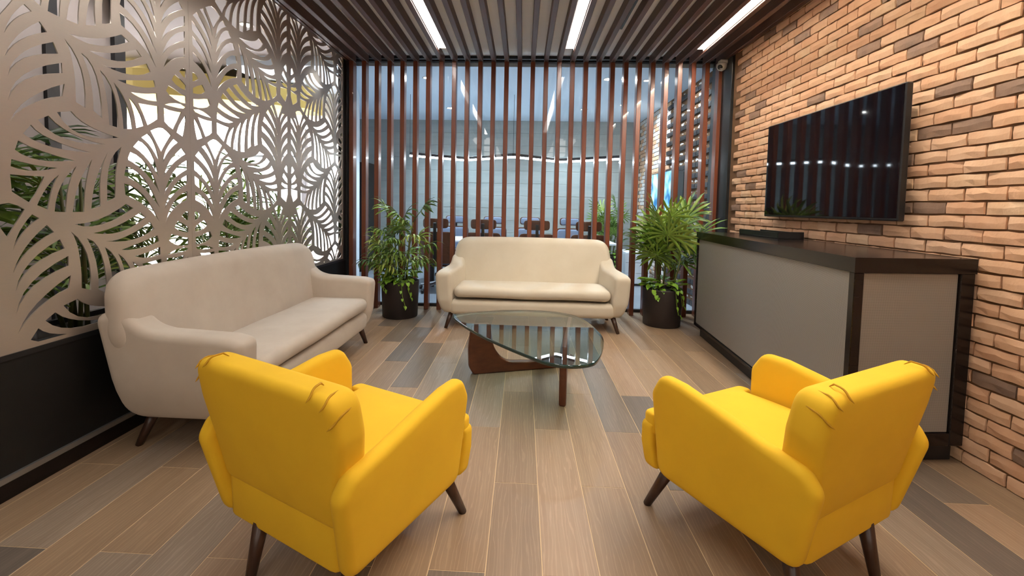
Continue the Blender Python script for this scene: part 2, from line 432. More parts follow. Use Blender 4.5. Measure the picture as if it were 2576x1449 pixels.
# brick wall running on into the meeting room: striped courses first, then plain ones
wo = struct('wall_right_beyond_glass', box(XR+.012, XR+.16, 5.46, 8.95, 0, 3.1), M['mortar'])
lst = []
for c in range(42):
    z = (c+.5)*BH; y = 5.5+(BL/2 if c % 2 else 0)
    while y+BL < 8.92:
        if y < 6.95: mi = 5 if c % 2 else 6; dx = -.02 if c % 2 == 0 else .012
        else: mi = 5 if R.random() < .6 else R.choice([0, 1, 4]); dx = 0
        lst.append((y+BL/2, z, R.randrange(14), mi, dx)); y += BL
mass('brick_courses', wo, lst, M['bricks']+[M['pale_brick'], M['black_brick']], XR+.012)
# black posts at both ends of the glass line
struct('trim_5', box(-2.24, -2.128, 5.2, 5.5, 0, 3.09, .004), M['black'])
struct('trim_6', box(2.272, 2.31, 4.985, 5.5, 0, 3.09, .004), M['black'])
# ---- glass wall behind the slats
w1 = sroot('window_1')
obj('window_frame', bx(box(-2.13, 2.26, 5.40, 5.45, 0, .035), -2.13, 2.26, 5.40, 5.45, 3.04, 3.09), M['black'], w1)
for k in range(4):
    x0 = -2.128+k*1.0975; obj('pane', box(x0+.002, x0+1.0955, 5.419, 5.431, .03, 3.045), M['glass'], w1)
# ---- meeting room beyond the glass
struct('floor_office', box(-3.8, 2.5, 5.47, 9.0, -.06, -.002), M['office_floor'])
struct('ceiling_office', box(-3.8, 2.5, 5.47, 9.0, 3.0, 3.2), M['office_ceil'])
wc = struct('wall_back_office', box(-3.8, 2.5, 8.86, 9.0, 0, 3.0), M['grout'])
for i in range(12):      # board-formed courses
    for j in range(3):
        y0 = 8.835+R.uniform(-.004, .004)
        o = obj('panel', box(-3.8+j*2.1+.002, -3.8+(j+1)*2.1-.002, y0, 8.87, i*.25+.0015, (i+1)*.25-.0015), M['concrete'], wc)
struct('wall_left_office', box(-3.8, -3.7, 6.9, 9.0, 0, 3.0), M['office_ceil'])
b = bmesh.new(); quadprism(b, [(-2.28, 5.5), (-2.22, 5.5), (-2.66, 6.98), (-2.75, 6.98)], 0, 3.1)
struct('wall_divider', b, M['lobby_white'])
struct('wall_front_office', box(-3.8, -2.66, 6.93, 7.0, 0, 3.0), M['office_ceil'])
# ---- lobby beyond the leaf screen
struct('floor_lobby', box(-8.0, -2.2, -2.0, 6.95, -.06, -.002), mat('pale_lobby_floor', lin((170, 162, 154)), .35))
struct('ceiling_lobby', box(-8.0, -2.18, -2.0, 6.95, 3.12, 3.25), mat('grey_lobby_ceiling', lin((150, 144, 142)), .8))
struct('wall_back_lobby', box(-8.0, -2.7, 6.85, 6.95, 0, 3.12), M['lobby_white'])
struct('wall_far_lobby', box(-8.1, -8.0, -2.0, 6.95, 0, 3.12), M['lobby_white'])
struct('wall_front_lobby', box(-8.0, -2.2, -2.1, -2.0, 0, 3.12), M['lobby_grey'])
dr = sroot('door_1')
b = bmesh.new()
for q in ((-4.66, -4.61, 0, 2.45), (-3.52, -3.47, 0, 2.45), (-4.61, -3.52, 2.4, 2.45), (-4.61, -3.52, 0, .08)): bx(b, q[0], q[1], 6.80, 6.85, q[2], q[3])
obj('door_frame', b, M['chrome'], dr)
obj('roller_blind', box(-4.6, -3.53, 6.815, 6.83, 2.02, 2.4), mat('grey_blind', lin((150, 150, 152)), .8), dr)
obj('pane', box(-4.6, -3.53, 6.835, 6.842, .08, 2.4), M['glass'], dr)
# curved yellow soffit
b = bmesh.new(); n = 14; rows = []
for k in range(n+1):
    t = k/n; px = -7.6+4.4*t; py = 6.35-.85*math.sin(math.pi*t)
    rows.append([b.verts.new(p) for p in ((px, py, 2.66), (px, py, 2.98), (px, 6.85, 2.98), (px, 6.85, 2.66))])
for A_, B_ in zip(rows, rows[1:]):
    for q in range(4): b.faces.new((A_[q], B_[q], B_[(q+1) % 4], A_[(q+1) % 4]))
b.faces.new(rows[0]); b.faces.new(rows[-1][::-1])
bmesh.ops.recalc_face_normals(b, faces=b.faces)
struct('ceiling_soffit', b, M['soffit'])
wg = struct('wall_side_lobby', box(-3.75, -3.6, -2.0, 3.72, 0, 3.12), M['lobby_grey'])
for y in (-.6, .2, 1.0, 1.8, 2.6, 3.2): obj('mullion', box(-3.6, -3.57, y-.045, y+.045, 0, 3.12), M['black'], wg)
obj('end_post', box(-3.78, -3.56, 3.70, 3.80, 0, 3.12), M['black'], wg)
for y in (.2, 1.0, 1.8, 2.6):
    obj('rail', box(-3.6, -3.585, y+.045, y+.755, 1.0, 1.03), M['black'], wg)
# ================================================================== SLATS, SCREEN
sp = thing('slat_partition', 'row of tall reddish-brown wooden slats standing in front of the glass wall', 'partition', (0, 5.275, 0))
vs_ = bpy.data.meshes.new('slat'); b = box(-.026, .026, -.05, .05, 0, ZC, .004); b.to_mesh(vs_); b.free(); vs_.materials.append(M['slat'])
for sx in SLX:
    o = obj('slat', vs_, None, sp); o.location = (sx, 0, 0)

HOLES = [[(251,1142),(277,1176),(307,1207),(341,1234),(380,1259),(423,1280),(470,1298),(477,1361),(436,1352),(396,1331),(357,1300),(320,1258),(285,1205)],[(248,1228),(283,1272),(319,1310),(356,1342),(394,1368),(434,1389),(475,1403),(462,1454),(423,1445),(386,1425),(350,1393),(314,1349),(281,1294)],[(246,1314),(273,1355),(303,1391),(336,1423),(372,1450),(411,1473),(453,1492),(434,1534),(395,1524),(359,1503),(326,1471),(296,1430),(269,1377)],[(247,1402),(268,1437),(292,1470),(319,1499),(348,1525),(380,1547),(415,1565),(381,1603),(351,1595),(325,1576),(301,1547),(280,1509),(262,1460)],[(244,1493),(259,1523),(276,1549),(295,1572),(315,1593),(338,1610),(362,1624),(322,1652),(304,1639),(287,1620),(273,1596),(261,1567),(252,1533)],[(216,1500),(203,1525),(187,1550),(169,1572),(149,1594),(126,1615),(100,1634),(134,1652),(157,1628),(176,1604),(192,1579),(204,1554),(212,1527)],[(212,1410),(194,1439),(171,1467),(145,1494),(114,1520),(79,1545),(40,1569),(73,1604),(111,1573),(143,1542),(169,1510),(190,1477),(204,1444)],[(215,1305),(194,1339),(169,1371),(140,1400),(108,1426),(71,1450),(30,1472),(29,1533),(73,1510),(112,1480),(146,1445),(174,1404),(197,1358)],[(213,1223),(189,1256),(163,1287),(134,1314),(103,1339),(69,1361),(33,1380),(31,1438),(72,1418),(109,1392),(141,1359),(169,1320),(193,1275)],[(208,1137),(188,1170),(165,1199),(138,1225),(107,1247),(73,1264),(35,1279),(34,1335),(74,1319),(110,1296),(141,1267),(168,1230),(190,1187)],[(300,1672),(273,1687),(242,1700),(210,1702),(181,1688),(154,1669),(191,1616),(228,1559),(267,1620)],[(82,1176),(68,1192),(49,1203),(27,1203),(28,1145),(55,1155)],[(141,1107),(130,1128),(113,1147),(70,1128),(29,1103),(30,1070),(71,1075),(112,1087)],[(185,1029),(176,1047),(166,1066),(124,1057),(79,1043),(31,1034),(32,987),(73,986),(118,994),(158,1008)],[(197,945),(163,960),(119,972),(73,976),(32,967),(47,953),(89,947),(149,945)],[(204,1824),(164,1820),(120,1821),(69,1826),(103,1766),(136,1707),(174,1724),(201,1744)],[(110,1695),(92,1739),(68,1776),(38,1815),(35,1779),(46,1723),(59,1675),(86,1685)],[(743,1150),(699,1153),(655,1161),(610,1175),(563,1195),(516,1220),(468,1250),(423,1227),(487,1189),(547,1161),(602,1144),(653,1136),(700,1138)],[(653,1102),(614,1108),(572,1118),(528,1132),(481,1151),(432,1175),(379,1203),(347,1174),(396,1141),(446,1117),(497,1101),(548,1093),(600,1094)],[(588,1056),(554,1055),(516,1061),(473,1073),(425,1091),(373,1116),(316,1147),(291,1107),(329,1083),(372,1066),(419,1054),(471,1048),(527,1049)],[(501,1003),(465,1012),(428,1022),(390,1032),(351,1043),(310,1054),(269,1066),(258,1031),(298,1017),(339,1007),(379,1001),(420,998),(460,998)],[(423,960),(394,963),(365,968),(337,973),(308,980),(280,988),(252,997),(249,951),(282,945),(314,942),(344,942),(372,945),(398,951)],[(376,1811),(319,1816),(246,1824),(246,1786),(248,1748),(283,1723),(319,1699),(340,1744)],[(762,1117),(747,1090),(735,1054),(727,1011),(721,960),(718,902),(719,836),(674,818),(671,885),(675,946),(686,999),(705,1045),(730,1085)],[(686,1079),(668,1040),(654,999),(643,956),(637,911),(633,863),(634,813),(589,784),(591,865),(599,934),(612,989),(631,1032),(655,1062)],[(594,1926),(583,1891),(573,1853),(565,1810),(559,1763),(555,1712),(552,1658),(503,1653),(501,1716),(506,1773),(518,1822),(537,1864),(562,1899)],[(522,1885),(507,1853),(495,1817),(486,1780),(479,1740),(474,1697),(472,1652),(417,1662),(423,1710),(434,1754),(450,1793),(469,1828),(493,1859)],[(437,1830),(426,1806),(417,1782),(409,1756),(402,1729),(397,1700),(393,1670),(344,1691),(353,1723),(365,1751),(380,1775),(396,1797),(416,1815)],[(499,1601),(573,1584),(638,1579),(694,1584),(741,1601),(778,1630),(806,1669),(741,1687),(719,1666),(689,1647),(652,1632),(608,1619),(557,1609)],[(576,1554),(650,1546),(715,1545),(772,1552),(819,1567),(857,1589),(886,1618),(843,1646),(814,1620),(779,1599),(737,1581),(689,1568),(636,1559)],[(654,1503),(720,1500),(779,1501),(831,1506),(876,1516),(915,1530),(947,1548),(915,1592),(897,1573),(868,1555),(830,1540),(781,1526),(723,1513)],[(733,1455),(791,1446),(843,1441),(887,1442),(924,1448),(955,1459),(979,1475),(966,1516),(944,1505),(915,1494),(879,1484),(837,1474),(788,1464)],[(812,1413),(847,1403),(880,1396),(912,1392),(942,1392),(970,1396),(997,1404),(993,1434),(966,1428),(937,1423),(907,1418),(877,1416),(845,1414)],[(1000,1370),(963,1369),(916,1369),(869,1370),(884,1333),(905,1292),(931,1252),(966,1276),(996,1298)],[(806,1383),(826,1365),(844,1344),(861,1321),(876,1296),(890,1269),(902,1241),(859,1222),(852,1256),(845,1287),(837,1315),(828,1340),(817,1363)],[(725,1430),(754,1401),(779,1369),(799,1334),(814,1296),(825,1255),(831,1212),(780,1208),(777,1252),(772,1293),(764,1331),(753,1367),(740,1400)],[(647,1472),(673,1433),(696,1393),(715,1350),(731,1305),(742,1258),(750,1209),(695,1209),(693,1257),(688,1303),(681,1348),(672,1391),(661,1432)],[(565,1515),(591,1468),(613,1420),(631,1371),(645,1322),(654,1272),(660,1221),(609,1238),(612,1291),(611,1342),(606,1389),(596,1434),(582,1476)],[(487,1555),(521,1522),(547,1482),(563,1432),(573,1358),(574,1309),(576,1262),(553,1270),(527,1284),(526,1337),(523,1401),(513,1459),(499,1513)],[(994,1591),(969,1626),(940,1657),(906,1685),(868,1710),(826,1731),(779,1748),(768,1808),(826,1775),(875,1740),(917,1705),(951,1668),(976,1630)],[(998,1675),(983,1715),(958,1752),(925,1784),(884,1812),(834,1835),(776,1855),(777,1901),(840,1871),(892,1838),(934,1802),(966,1763),(987,1720)],[(996,873),(982,910),(960,942),(930,972),(892,997),(846,1019),(792,1038),(812,1083),(863,1054),(905,1023),(940,989),(967,953),(986,915)],[(1003,954),(987,985),(967,1015),(942,1043),(912,1070),(877,1095),(836,1118),(866,1152),(901,1120),(931,1087),(956,1054),(976,1021),(992,988)],[(1001,1049),(990,1074),(977,1098),(961,1121),(942,1143),(920,1164),(895,1183),(923,1201),(942,1179),(958,1155),(973,1130),(984,1104),(994,1077)],[(1057,1609),(1065,1628),(1077,1647),(1093,1666),(1113,1685),(1137,1703),(1165,1722),(1166,1764),(1134,1738),(1107,1713),(1086,1687),(1071,1661),(1061,1635)],[(1055,1697),(1065,1719),(1077,1741),(1094,1762),(1114,1781),(1139,1801),(1167,1819),(1167,1865),(1135,1840),(1109,1813),(1087,1786),(1071,1757),(1061,1728)],[(1054,896),(1060,917),(1072,938),(1088,958),(1110,978),(1136,997),(1168,1016),(1168,1062),(1135,1035),(1108,1007),(1086,980),(1070,952),(1059,924)],[(1054,986),(1061,1009),(1073,1031),(1090,1053),(1111,1074),(1138,1095),(1169,1115),(1170,1163),(1137,1136),(1109,1107),(1087,1078),(1070,1048),(1059,1018)],[(1048,1072),(1054,1087),(1063,1102),(1074,1118),(1087,1133),(1103,1149),(1122,1165),(1080,1160),(1070,1146),(1062,1132),(1056,1118),(1051,1103),(1049,1087)],[(1019,1107),(983,1167),(951,1223),(978,1240),(1009,1250),(1059,1240),(1086,1223),(1053,1167)],[(1109,1576),(1125,1596),(1145,1614),(1164,1597),(1168,1540),(1134,1553)],[(1077,1501),(1087,1523),(1101,1543),(1134,1518),(1167,1489),(1164,1449),(1119,1471)],[(1058,1434),(1069,1457),(1111,1442),(1166,1434),(1166,1408),(1111,1407)],[(1054,1388),(1111,1393),(1169,1403),(1170,1349),(1135,1278),(1088,1301),(1053,1323)]]
CELL_W, Z0, Z1, PER, AX = 1.197, .600, 2.985, .9, 2.745
def clip(poly, lo, keep):
    out = []
    for i, p in enumerate(poly):
        q = poly[(i+1) % len(poly)]; ip, iq = keep*(p[1]-lo) >= 0, keep*(q[1]-lo) >= 0
        if ip: out.append(p)
        if ip != iq:
            t = (lo-p[1])/(q[1]-p[1]); out.append((p[0]+t*(q[0]-p[0]), lo))
    return out
def panel_mesh(mirror):
    cu = bpy.data.curves.new('panel', 'CURVE'); cu.dimensions = '2D'; cu.fill_mode = 'BOTH'; cu.extrude = .003; cu.resolution_u = 1
    def add(pts):
        s = cu.splines.new('POLY'); s.points.add(len(pts)-1); s.use_cyclic_u = True
        for i, p in enumerate(pts): s.points[i].co = ((-p[0] if mirror else p[0]), p[1], 0, 1)
    add([(.0005, Z0), (CELL_W-.0005, Z0), (CELL_W-.0005, Z1), (.0005, Z1)])
    for h in HOLES:
        h = [(a/1000, c/1000) for a, c in h]
        for k in range(-1, 4):
            p = [(a, c+k*PER) for a, c in h]
            p = clip(clip(p, Z0+.03, 1), Z1-.012, -1)
            if len(p) > 2 and max(q[1] for q in p)-min(q[1] for q in p) > .012: add(p)
    t = bpy.data.objects.new('t', cu); C.objects.link(t)
    me = bpy.data.meshes.new_from_object(t.evaluated_get(bpy.context.evaluated_depsgraph_get()))
    bpy.data.objects.remove(t)
    # curve (u, z) -> wall plane
    me.transform(Matrix(((0, 0, 1, 0), (1, 0, 0, 0), (0, 1, 0, 0), (0, 0, 0, 1))))
    me.materials.clear(); me.materials.append(M['screen_metal']); return me
ls = thing('leaf_screen', 'tall champagne metal screen with cut-out palm leaves above the black low wall', 'screen', (XL-.004, AX, 0))
pm = {s: panel_mesh(s) for s in (False, True)}
for name, mir, y in (('panel', True, 0.), ('panel', False, 0.), ('panel', True, 2*CELL_W), ('panel', False, -2*CELL_W)):
    o = obj('panel', pm[mir], None, ls); o.location = (0, y, 0)
obj('edge_strip', box(-.012, .008, 2.394, 2.46, Z0, 3.08), M['black'], ls)

# ================================================================== CEILING LIGHTS
def led(label, gx, off=0., half=.034, mt='led', zb=-.052, y0=.2):
    t = thing('linear_ceiling_light', label, 'ceiling light', (gx, 0, 3.07))
    b = box(-.046, .046, y0-.02, 4.90, .012, .02)
    bx(b, -.048, -.044, y0-.02, 4.90, -.068, .018); bx(b, .044, .048, y0-.02, 4.90, -.068, .018); bx(b, -.046, .046, 4.895, 4.90, -.05, .015)
    obj('housing', b, M['led_white'], t)
    obj('diffuser', box(off-half, off+half, y0, 4.885, zb, .008, .004), M[mt], t)
for gx, lb in ((-.9255, 'recessed linear ceiling light nearest the leaf screen'), (.473, 'recessed linear ceiling light in the middle of the slatted ceiling'), (1.872, 'recessed linear ceiling light grazing the brick wall')):
    led(lb, gx, *((.020, .007, 'led_hi', -.028, .92) if gx > 1 else ()))
sd = thing('slot_diffuser', 'thin black air slot between the ceiling slats', 'air vent', (.94, 0, 3.06))
obj('slot_frame', box(-.022, .022, 3.2, 4.5, .01, .028), M['led_white'], sd); obj('slot', box(-.010, .010, 3.22, 4.48, .002, .012), M['black'], sd)
def downlight(label, x, y, z, power, col, group=None, size=.05, spot=2.3, tilt=(0, 0)):
    t = thing('downlight', label, 'ceiling light', (x, y, z), 0, group)
    b = lathe(bmesh.new(), [(size+.018, 0), (size+.018, -.006), (size, -.006), (size-.004, .0)], 24); obj('trim_ring', b, M['led_white'], t, True)
    obj('lens', lathe(bmesh.new(), [(size-.003, 0), (size-.003, -.003)], 24), M['down'], t)
    l = bpy.data.lights.new('downlight_lamp', 'SPOT'); l.energy = power; l.color = col; l.spot_size = spot; l.spot_blend = .6; l.shadow_soft_size = .05
    o = bpy.data.objects.new('downlight_lamp', l); C.objects.link(o); o.parent = t; o.location = (0, 0, -.02); o.rotation_euler = (tilt[0], tilt[1], 0)
COOL = (.64, .83, 1.)
for y, lb in ((6.0, 'nearer'), (7.4, 'farther')):
    downlight('%s of two added fill lamps along the brick wall beyond the glass' % lb, 1.62, y, 3.0, 45, (.85, .93, 1.), None, .035, 1.7, (0, -.75))  # lamps added to lift the striped brick courses
for x, y, lb in ((-1.33, 5.95, 'front left downlight in the meeting room ceiling'), (1.10, 5.95, 'front right downlight in the meeting room ceiling'),
                 (-1.32, 7.75, 'rear left downlight in the meeting room ceiling'), (1.03, 7.75, 'rear right downlight in the meeting room ceiling')):
    downlight(lb, x, y, 3.0, 105, COOL)
for x, y, lb in ((-2.92, 4.53, 'downlight seen through the upper middle of the leaf screen'), (-2.72, 6.3, 'downlight seen through the far end of the leaf screen'),
                 ):
    downlight(lb, x, y, 3.12, 60, (1., .98, 1.), None, .05, 1.0)
for i, x in enumerate((-3.9, -4.9, -5.9, -6.9)):
    downlight('%s added fill lamp from the right under the yellow soffit' % ('first', 'second', 'third', 'fourth')[i], x, 6.15, 2.66, 400, (1., .97, 1.), None, .04, 2.6, (.5, 0))  # invented lamps, put in to brighten the white lobby wall
downlight('added fill lamp in the lobby ceiling at the right end of the white wall', -3.0, 6.0, 3.12, 420, (.97, .96, 1.), None, .04, 2.0, (.45, 0))  # another added lamp, for the wall right of the soffit
for y, lb in ((.9, 'nearest'), (2.1, 'middle'), (3.2, 'farthest')):
    downlight('%s of three added fill lamps along the grey lobby wall' % lb, -2.85, y, 3.12, 38, (1., .96, .94), None, .04, 1.5, (0, .75))  # lamps put in only to lighten the grey panels
def add_fill_panel(label, x, y, z, sx, sy, m):
    t = thing('fill_panel', label, 'ceiling light', (x, y, z)); obj('frame', box(-sx/2-.02, sx/2+.02, -sy/2-.02, sy/2+.02, -.012, 0), M['led_white'], t)
    obj('diffuser', box(-sx/2, sx/2, -sy/2, sy/2, -.016, -.011), m, t)
add_fill_panel('added square fill panel in the lobby ceiling near the white wall', -6.2, 5.6, 3.12, 1.2, 1.2, M['fill_lobby'])  # unseen panel added as extra light for the lobby
for i, (lx, ly) in enumerate(((-1.1, -1.3), (1.1, -1.3), (-1.1, -2.9), (1.1, -2.9), (-1.1, -4.3), (1.1, -4.3))):
    add_fill_panel('added fill panel over the unseen end of the room, %s row, %s side' % (('first', 'second', 'last')[i//2], ('screen', 'brick')[i % 2]), lx, ly, 3.09, .6, 1.2, M['fill_room'])  # added behind the camera as fill for surfaces facing it
# zigzag pendant over the meeting table
pt = thing('zigzag_pendant_light', 'thin zigzag linear pendant light hanging over the meeting table', 'pendant light', (0, 7.1, 2.06))
zz = [(-1.79, -.27), (-.985, .30), (-.165, -.30), (.62, .33), (1.50, -.25)]
for (xa, ya), (xb, yb) in zip(zz, zz[1:]):
    for nm, m_, z, hh in (('lamp_housing', M['black'], .022, .022), ('diffuser', M['pendant'], -.012, .014)):
        d = Vector((xb-xa, yb-ya)); L = d.length; o = obj(nm, box(-L/2, L/2, -.018, .018, -hh/2*2+.0, hh, .002), m_, pt)
        o.location = ((xa+xb)/2, (ya+yb)/2, z); o.rotation_euler = (0, 0, math.atan2(d.y, d.x))
for i in (0, 2, 4):
    obj('suspension_wire', tube(bmesh.new(), [(zz[i][0], zz[i][1], .03), (zz[i][0], zz[i][1], .94)], .003, 5), M['black'], pt)
# ================================================================== UPHOLSTERY
def leg_bm(top, foot, r0, r1):
    return tube(bmesh.new(), [top, foot], [r0, r1], 14)
def armchair(label, loc, rz, visible_rear):
    t = thing('armchair', label, 'armchair', loc, rz, 'mustard yellow armchairs')
    Y = M['yellow']; yo = -.29
    out = fillet([(0, .182), (.555, .182), (.575, .53), (.525, .615), (.42, .612), (.27, .585), (.10, .548), (-.03, .528), (-.068, .47)],
                 [.055, .06, .06, .06, .1, .1, .1, .055, .055], 5)
    for s in (-1, 1):
        f = lambda u, v, w_, s=s: (s*(.290+(.047-.016*max(0, min(1, u/.5)))*max(0, v-.19)/.36+w_), u+yo, v)
        obj('arm', puffy(out, .064, .028, .003, f, 4), Y, t, True)
    # base
    bo = fillet([(-.268, -.004), (.268, -.004), (.268, .56), (-.268, .56)], .03, 3)
    f = lambda u, v, w_: (u*(1+.12*(w_+.06)), (v-.28)*(1+.08*(w_+.06))+.28+yo, w_+.268)
    obj('base', puffy(bo, .165, .012, 0, f, 3), Y, t, True)
    # front apron, full width in front of the arms
    ao = fillet([(-.312, .18), (.312, .18), (.325, .385), (-.325, .385)], .03, 4)
    f = lambda u, v, w_: (u, .595+.025*math.sin((v-.18)/.2*2.6)+w_+yo, v)
    obj('front_apron', puffy(ao, .07, .028, .004, f, 4), Y, t, True)
    so = fillet([(-.262, .08), (.262, .08), (.262, .57), (.318, .572), (.318, .642), (-.318, .642), (-.318, .572), (-.262, .57)],
                [.05, .05, .01, .025, .045, .045, .025, .01], 4)
    f = lambda u, v, w_: (u, v+yo, .374+w_*1.0+(.012 if w_ > 0 else 0)*math.sin(max(0, min(1, (v-.08)/.56))*math.pi)-.02*max(0, .3-v)*0)
    obj('seat_cushion', puffy(so, .09, .022, .022, f, 4, caps=(.12, .3, .55, .8)), Y, t, True)
    # backrest
    W, HT, TK, RM = .336, .756, .122, .034
    bo = fillet([(-.282, .315), (.282, .315), (.312, .5), (W, .62), (W-.003, HT), (-W+.003, HT), (-W, .62), (-.312, .5)], [.055, .055, .12, .12, .155, .155, .12, .12], 7)
    f = lambda u, v, w_: (u, .050-.185*(v-.33)+w_*(1-.12*(v-.3))+yo, v+.03*w_)
    bk = obj('backrest', puffy(bo, TK, RM, .012, f, 6), Y, t, True)
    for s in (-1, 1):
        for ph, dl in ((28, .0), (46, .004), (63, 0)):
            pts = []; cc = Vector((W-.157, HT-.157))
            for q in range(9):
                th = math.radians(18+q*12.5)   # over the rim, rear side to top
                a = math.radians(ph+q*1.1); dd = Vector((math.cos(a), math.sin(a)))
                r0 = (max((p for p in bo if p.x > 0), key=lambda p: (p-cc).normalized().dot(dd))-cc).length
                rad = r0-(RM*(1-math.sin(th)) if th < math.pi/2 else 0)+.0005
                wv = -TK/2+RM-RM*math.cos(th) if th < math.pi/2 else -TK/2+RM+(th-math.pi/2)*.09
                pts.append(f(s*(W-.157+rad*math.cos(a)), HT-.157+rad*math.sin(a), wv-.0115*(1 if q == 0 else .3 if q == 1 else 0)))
            obj('pleat', tube(bmesh.new(), pts, [.0004]+[.0032]*7+[.0004], 6), M['crease_shade'], bk, True)
    xs = {-1: -.28, 1: .28}; xs[visible_rear] = visible_rear*.13
    for s in (-1, 1):
        obj('leg', leg_bm((s*.255, .535+yo, .2), (s*.293, .622+yo, 0), .026, .016), M['leg_wood'], t, True)
        obj('leg', leg_bm((xs[s]*.95, (.02 if s == visible_rear else .05)+yo, .2), (xs[s], (-.022 if s == visible_rear else .0)+yo, 0), .026, .016), M['leg_wood'], t, True)
    return t
def place(o0, ang, lx, ly):
    """world point of chair-local (lx, ly) given the rear-left corner"""
    c, s = math.cos(ang), math.sin(ang); return (o0[0]+lx*c-ly*s, o0[1]+lx*s+ly*c, 0)
a = math.radians(29.0); armchair('mustard yellow armchair with its back to us beside the reception counter', place((.845, 1.294), a, .32, .29), a, 1)
a = math.radians(-25.8); o0 = place((-.222, 1.749), a, -.611, -.626)[:2]; armchair('mustard yellow armchair with its back to us in front of the grey-beige sofa', place(o0, a, .32, .29), a, -1)

def sofa(label, loc, rz, m, bw=.0, fl=.14, ac=.852):
    t = thing('sofa', label, 'sofa', loc, rz, 'pale upholstered sofas')
    # back
    out = fillet([(-.885, .2), (.885, .2), (.91+bw, .60), (.868+bw, .912), (-.868-bw, .912), (-.91-bw, .60)], [.14, .14, .2, .17, .17, .2], 8)
    f = lambda u, v, w_: (u, .222+.17*(v-.4)+w_-.02*(u/.9)**4-(.10*((.45-v)/.3)**2 if v < .45 and w_ > 0 else 0), v+.012*(1-(u/.9)**2)*(1 if v > .8 else 0))
    obj('backrest', puffy(out, .165, .075, .012, f, 7), m, t, True)
    # arms
    out = fillet([(-.335, .155), (.25, .155), (.365, .715), (.205, .715), (.12, .64), (.04, .62), (-.30, .605), (-.39, .585), (-.375, .3)], [.1, .12, .085, .085, .18, .2, .12, .1, .12], 6)
    for s in (-1, 1):
        f = lambda u, v, w_, s=s: (s*(ac-fl*u-.06*max(0, (.40-v)/.25)**2*(1 if w_ > 0 else .2)+.012*(v-.3)/.3+w_*(1.-.1*(v-.4))), u, v)
        obj('arm', puffy(out, .165, .055, .006, f, 6), m, t, True)
    # base rail
    out = fillet([(-.86, -.365), (.86, -.365), (.86, .24), (-.86, .24)], [.09]*4, 5)
    f = lambda u, v, w_: (u, (v+.06)*(1+.25*w_)-.06, .228+w_)
    obj('base_rail', puffy(out, .155, .05, 0, f, 5), m, t, True)
    # seat cushion
    out = fillet([(-.812, -.385), (.812, -.385), (.80, .14), (-.80, .14)], [.09, .09, .085, .085], 6)
    f = lambda u, v, w_: (u+.006*math.sin(9*v+3*u), v, .388+w_-.02*(v+.385)*.4+(.003*math.sin(7*u+2)*math.sin(5*v)))
    obj('seat_cushion', puffy(out, .112, .05, .012, f, 6), m, t, True)
    for sx in (-1, 1):
        obj('leg', leg_bm((sx*.835, -.285, .17), (sx*.888, -.325, 0), .027, .017), M['leg_wood'], t, True)
        obj('leg', leg_bm((sx*.835, .17, .17), (sx*.875, .23, 0), .027, .017), M['leg_wood'], t, True)
    return t
sofa('beige three-seat sofa standing against the wooden slats between two palms', (.115, 4.765, 0), -.012, M['beige'])
sofa('grey-beige sofa along the leaf screen behind the yellow armchair', (-1.737, 2.995, 0), math.pi/2, M['greige'], .085, .01, .888)

# ================================================================== GLASS TABLE
tb = thing('coffee_table', 'rounded triangular glass coffee table on a sculpted walnut base', 'table', (0, 3.05, 0))
TP = [(-.529, 3.373), (-.33, 3.008), (-.13, 2.74), (.054, 2.53), (.17, 2.42), (.295, 2.392), (.40, 2.43), (.459, 2.516), (.525, 2.724), (.562, 2.93), (.55, 3.127), (.51, 3.36), (.425, 3.54), (.29, 3.635), (.104, 3.664), (-.13, 3.64), (-.359, 3.551), (-.49, 3.47)]
def catmull(P_, n=5):
    res = []; N = len(P_); P_ = [Vector(p) for p in P_]
    for i in range(N):
        a, b_, c, d = P_[i-1], P_[i], P_[(i+1) % N], P_[(i+2) % N]
        for k in range(n):
            t = k/n; res.append(.5*((2*b_)+(c-a)*t+(2*a-5*b_+4*c-d)*t*t+(3*b_-a-3*c+d)*t**3))
    return res
tp = [(p.x, p.y-3.05) for p in catmull(TP)]
b = bmesh.new(); lo = [b.verts.new((x, y, .382)) for x, y in tp]; hi = [b.verts.new((x, y, .403)) for x, y in tp]
f1 = b.faces.new(hi); f2 = b.faces.new(lo[::-1])
for i in range(len(tp)):
    f = b.faces.new((lo[i], lo[(i+1) % len(tp)], hi[(i+1) % len(tp)], hi[i])); f.material_index = 1; f.smooth = True
obj('glass_top', b, [M['table_glass'], M['glass_edge']], tb)
def sculpted(name, prof, rad, p0, p1, th):
    o2 = fillet(prof, rad, 5); d = (Vector(p1)-Vector(p0)).normalized(); nn = Vector((-d.y, d.x))
    f = lambda u, v, w_: (p0[0]+d.x*u+nn.x*w_, p0[1]-3.05+d.y*u+nn.y*w_, v)
    return obj(name, puffy_flat(o2, th, .012, f), M['table_wood'], tb, False)
def puffy_flat(outline, t, r, f):
    b = bmesh.new(); N = len(outline); nm = []
    for i in range(N):
        d = (outline[(i+1) % N]-outline[i-1]).normalized(); nm.append(Vector((d.y, -d.x)))
    rings = []
    for ins, w_ in ((r, -t/2), (r*.3, -t/2+r*.3), (0, -t/2+r), (0, t/2-r), (r*.3, t/2-r*.3), (r, t/2)):
        rings.append([b.verts.new(f(*(p-n*ins), w_)) for p, n in zip(outline, nm)])
    for A_, B_ in zip(rings, rings[1:]):
        for i in range(N):
            q = b.faces.new((A_[i], A_[(i+1) % N], B_[(i+1) % N], B_[i])); q.smooth = True
    b.faces.new(rings[0][::-1]); b.faces.new(rings[-1]); bmesh.ops.recalc_face_normals(b, faces=b.faces); return b
